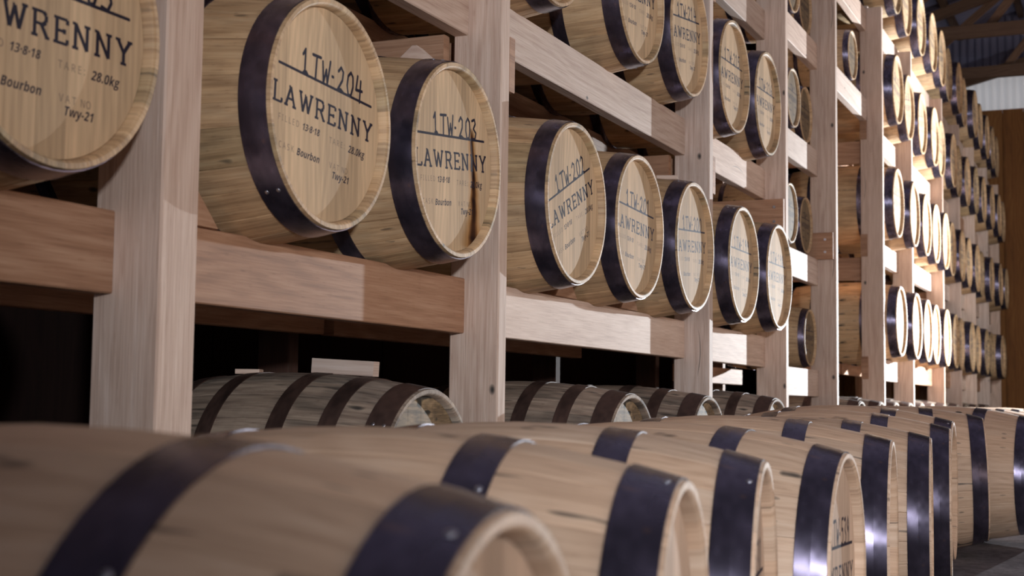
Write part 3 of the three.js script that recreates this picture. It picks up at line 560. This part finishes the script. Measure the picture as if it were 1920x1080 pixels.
// --- oldest barrels along the floor under the shelves
const OLDHEAD = M.headOld;
const floorRow = [
  [3.45, 0.0, 'weathered grey barrel with rusty hoops on the floor under barrels 204 and 203', true], [4.72, 0.14, 'weathered grey barrel with rusty hoops under the one numbered 202', true],
  [5.66, 0.145, 'weathered grey barrel with rusty hoops standing out past the third post', true], [6.86, 0.14, 'weathered grey barrel with rusty hoops at the foot of the fourth post', true],
];
floorRow.forEach(([z, xf, label], i) => makeBarrel('dark', { name: 'old_barrel', at: lie(xf, -0.2355, z), detail: true, set: i % 3, headMat: OLDHEAD, label, group: 'old barrels on the floor under the rack', rivetAt: 0.9 + i }));
let fr = 0;
for (let bay = 3; bay <= 10; bay++) {
  const [z0, z1] = bayZ(bay), n = z1 - z0 > 1.9 ? 3 : 2, gap = (z1 - z0) / n;
  if (bay === 3 || bay === 10) continue;
  for (let k = 0; k < n; k++) makeBarrel('dark', { name: 'old_barrel', at: lie(0.02 + rr(-0.03, 0.06), -0.2355, z0 + gap * (k + 0.5)), set: k % 3, headMat: OLDHEAD, group: 'old barrels on the floor under the rack', label: 'dark old barrel on the floor, ' + ord[fr++] + ' of those beyond the casks, only its top showing' });
}

// --- new pale barrels lying in the aisle
const NEWBASE = [0.77, 0.655, 0.565];
const NEWHEAD = [headMat('LTW-541', 512, 0, { seed: 70, turn: 2, base: NEWBASE }), headMat('LTW-540', 512, 1, { seed: 71, turn: 0, base: NEWBASE }), headMat('LTW-530', 512, 2, { seed: 72, turn: 0, base: NEWBASE })];
const HEAD539 = headMat('LTW-539', 512, 2, { seed: 73, turn: -2, base: NEWBASE });
const G_AISLE = 'new pale barrels lying in the aisle';
const aisle = [
  [1.015, 1.325, 0.985, 7, 'pale new barrel in the blurred foreground at the bottom left'], [1.70, 1.257, 0.97, 9.5, 'pale new barrel second from the front in the aisle row'],
  [2.335, 1.20, 0.971, 9.5, 'pale new barrel third from the front in the aisle row'], [3.02, 1.205, 0.963, 2.5, 'pale new barrel in the aisle row, its head numbered 539'],
  [3.76, 1.18, 0.98, 6.5, 'pale new barrel in the aisle row, just past the one numbered 539'], [4.55, 1.17, 0.97, 6.8, 'pale new barrel in the aisle row, second past the one numbered 539'],
  [5.32, 1.135, 1.0, 6.5, 'pale new barrel at the end of the front group, its hoop edge-on before bare floor'], [6.03, 1.062, 1.03, 4, 'pale new barrel set back in the row so that only its top shows'],
  [6.80, 1.105, 1.03, 9, 'pale new barrel with a shiny hoop turned slightly away, beyond the bare floor'], [7.58, 1.27, 1.035, -2, 'pale new barrel cut off by the right edge with rivets on its hoop'],
];
aisle.forEach(([z, xf, s, yaw, label], i) => {
  const a = yaw * Math.PI / 180, c = new THREE.Vector3(xf, 0, -z).add(new THREE.Vector3(-HL * s * Math.cos(a), 0, HL * s * Math.sin(a)));
  makeBarrel('pale', { at: new THREE.Vector3(c.x, 0.33 * s + 0.001, c.z), rot: [0, a, i === 8 ? 0.03 : 0], scale: [s, s, s], detail: true, set: (i + 1) % 3, heads: i === 3 ? 2 : i % 3, headMat: i === 3 ? HEAD539 : NEWHEAD[i % 3], label, group: G_AISLE, rivetAt: [0.35, 0.2, 0.5, 2.6, 3.0, 2.8, 3.1, 0.3, 2.9, 1.75][i] });
});
for (let k = 0; k < 8; k++) {
  const z = 8.32 + k * 0.70, s = 1.03;
  makeBarrel('pale', { at: new THREE.Vector3(1.05 - HL * s + rr(-0.06, 0.1), 0.33 * s + 0.001, -z), scale: [s, s, s], set: k % 3, headMat: NEWHEAD[k % 3], group: G_AISLE, label: 'pale barrel far down the aisle row, ' + ord[k] + ' behind the one with rivets, mostly hidden' });
}

// ------------------------------------------------------------------ wedges and scraps of timber
function wedgeGeo(w, h, d) {                                               // triangular chock, ridge along x
  const s = new THREE.Shape([new THREE.Vector2(-w / 2, 0), new THREE.Vector2(w / 2, 0), new THREE.Vector2(w * 0.06, h), new THREE.Vector2(-w * 0.06, h)]);
  const g = new THREE.ExtrudeGeometry(s, { depth: d, bevelEnabled: true, bevelThickness: 0.002, bevelSize: 0.002, bevelSegments: 1 }); g.rotateY(Math.PI / 2); g.translate(-d / 2, 0, 0); return g;
}
const WEDGE = wedgeGeo(0.20, 0.085, 0.07);
function wedge(x, h, z, label) { const t = new THREE.Mesh(WEDGE, pick(M.timberRed)); t.name = numbered('wooden_chock'); t.position.copy(P3(x, h, z)); t.userData = { label, category: 'chock', group: 'wooden chocks between barrels' }; t.castShadow = t.receiveShadow = true; scene.add(t); }
wedge(-0.14, LEVEL[0] + BEAM_H + 0.001, 2.50, 'wooden chock under the near side of the barrel beside the thick post');
wedge(-0.14, LEVEL[0] + BEAM_H + 0.001, 4.69, 'wooden chock on the beam just right of the barrel with tilted lettering');
wedge(-0.14, LEVEL[0] + BEAM_H + 0.001, 5.37, 'wooden chock on the beam beside the last barrel before the third post');
{
  const s = new THREE.Mesh(board(-0.095, 0.095, 0, 0.042, -0.02, 0.02, 'x', 0.002), M.timber[2]); s.name = 'timber_offcut'; s.position.copy(P3(-0.28, 0.0705, 3.46)); s.rotation.set(0, 0.1, -0.05);
  s.userData = { label: 'short pale timber offcut lying on top of the weathered grey barrel', category: 'offcut' }; s.castShadow = s.receiveShadow = true; scene.add(s);
}
function scrap(geo, m, at, ry, name, label, category, group) { const s = new THREE.Mesh(geo, m); s.name = numbered(name); s.position.copy(at); s.rotation.y = ry; s.userData = { label, category }; if (group) s.userData.group = group; s.castShadow = s.receiveShadow = true; scene.add(s); }
scrap(board(-0.035, 0.035, 0, 0.014, -0.03, 0.03, 'x', 0.002), M.timber[3], P3(-0.59, 0.0712, 3.445), 0.4, 'timber_offcut', 'tiny flat timber scrap on the left part of the weathered grey barrel', 'offcut');
scrap(board(-0.045, 0.045, 0, 0.018, -0.02, 0.02, 'x', 0.002), M.timber[1], P3(-0.06, 0.948, 5.715), 0.3, 'timber_offcut', 'small pale timber scrap lying on top of the barrel numbered 200', 'offcut');
scrap(wedgeGeo(0.11, 0.042, 0.05).rotateY(Math.PI / 2), M.timber[0], P3(-0.07, 0.945, 3.465), 0.1, 'wooden_chock', 'small grey wooden chock lying on top of the barrel numbered 203', 'chock');
renderer.render(scene, camera);
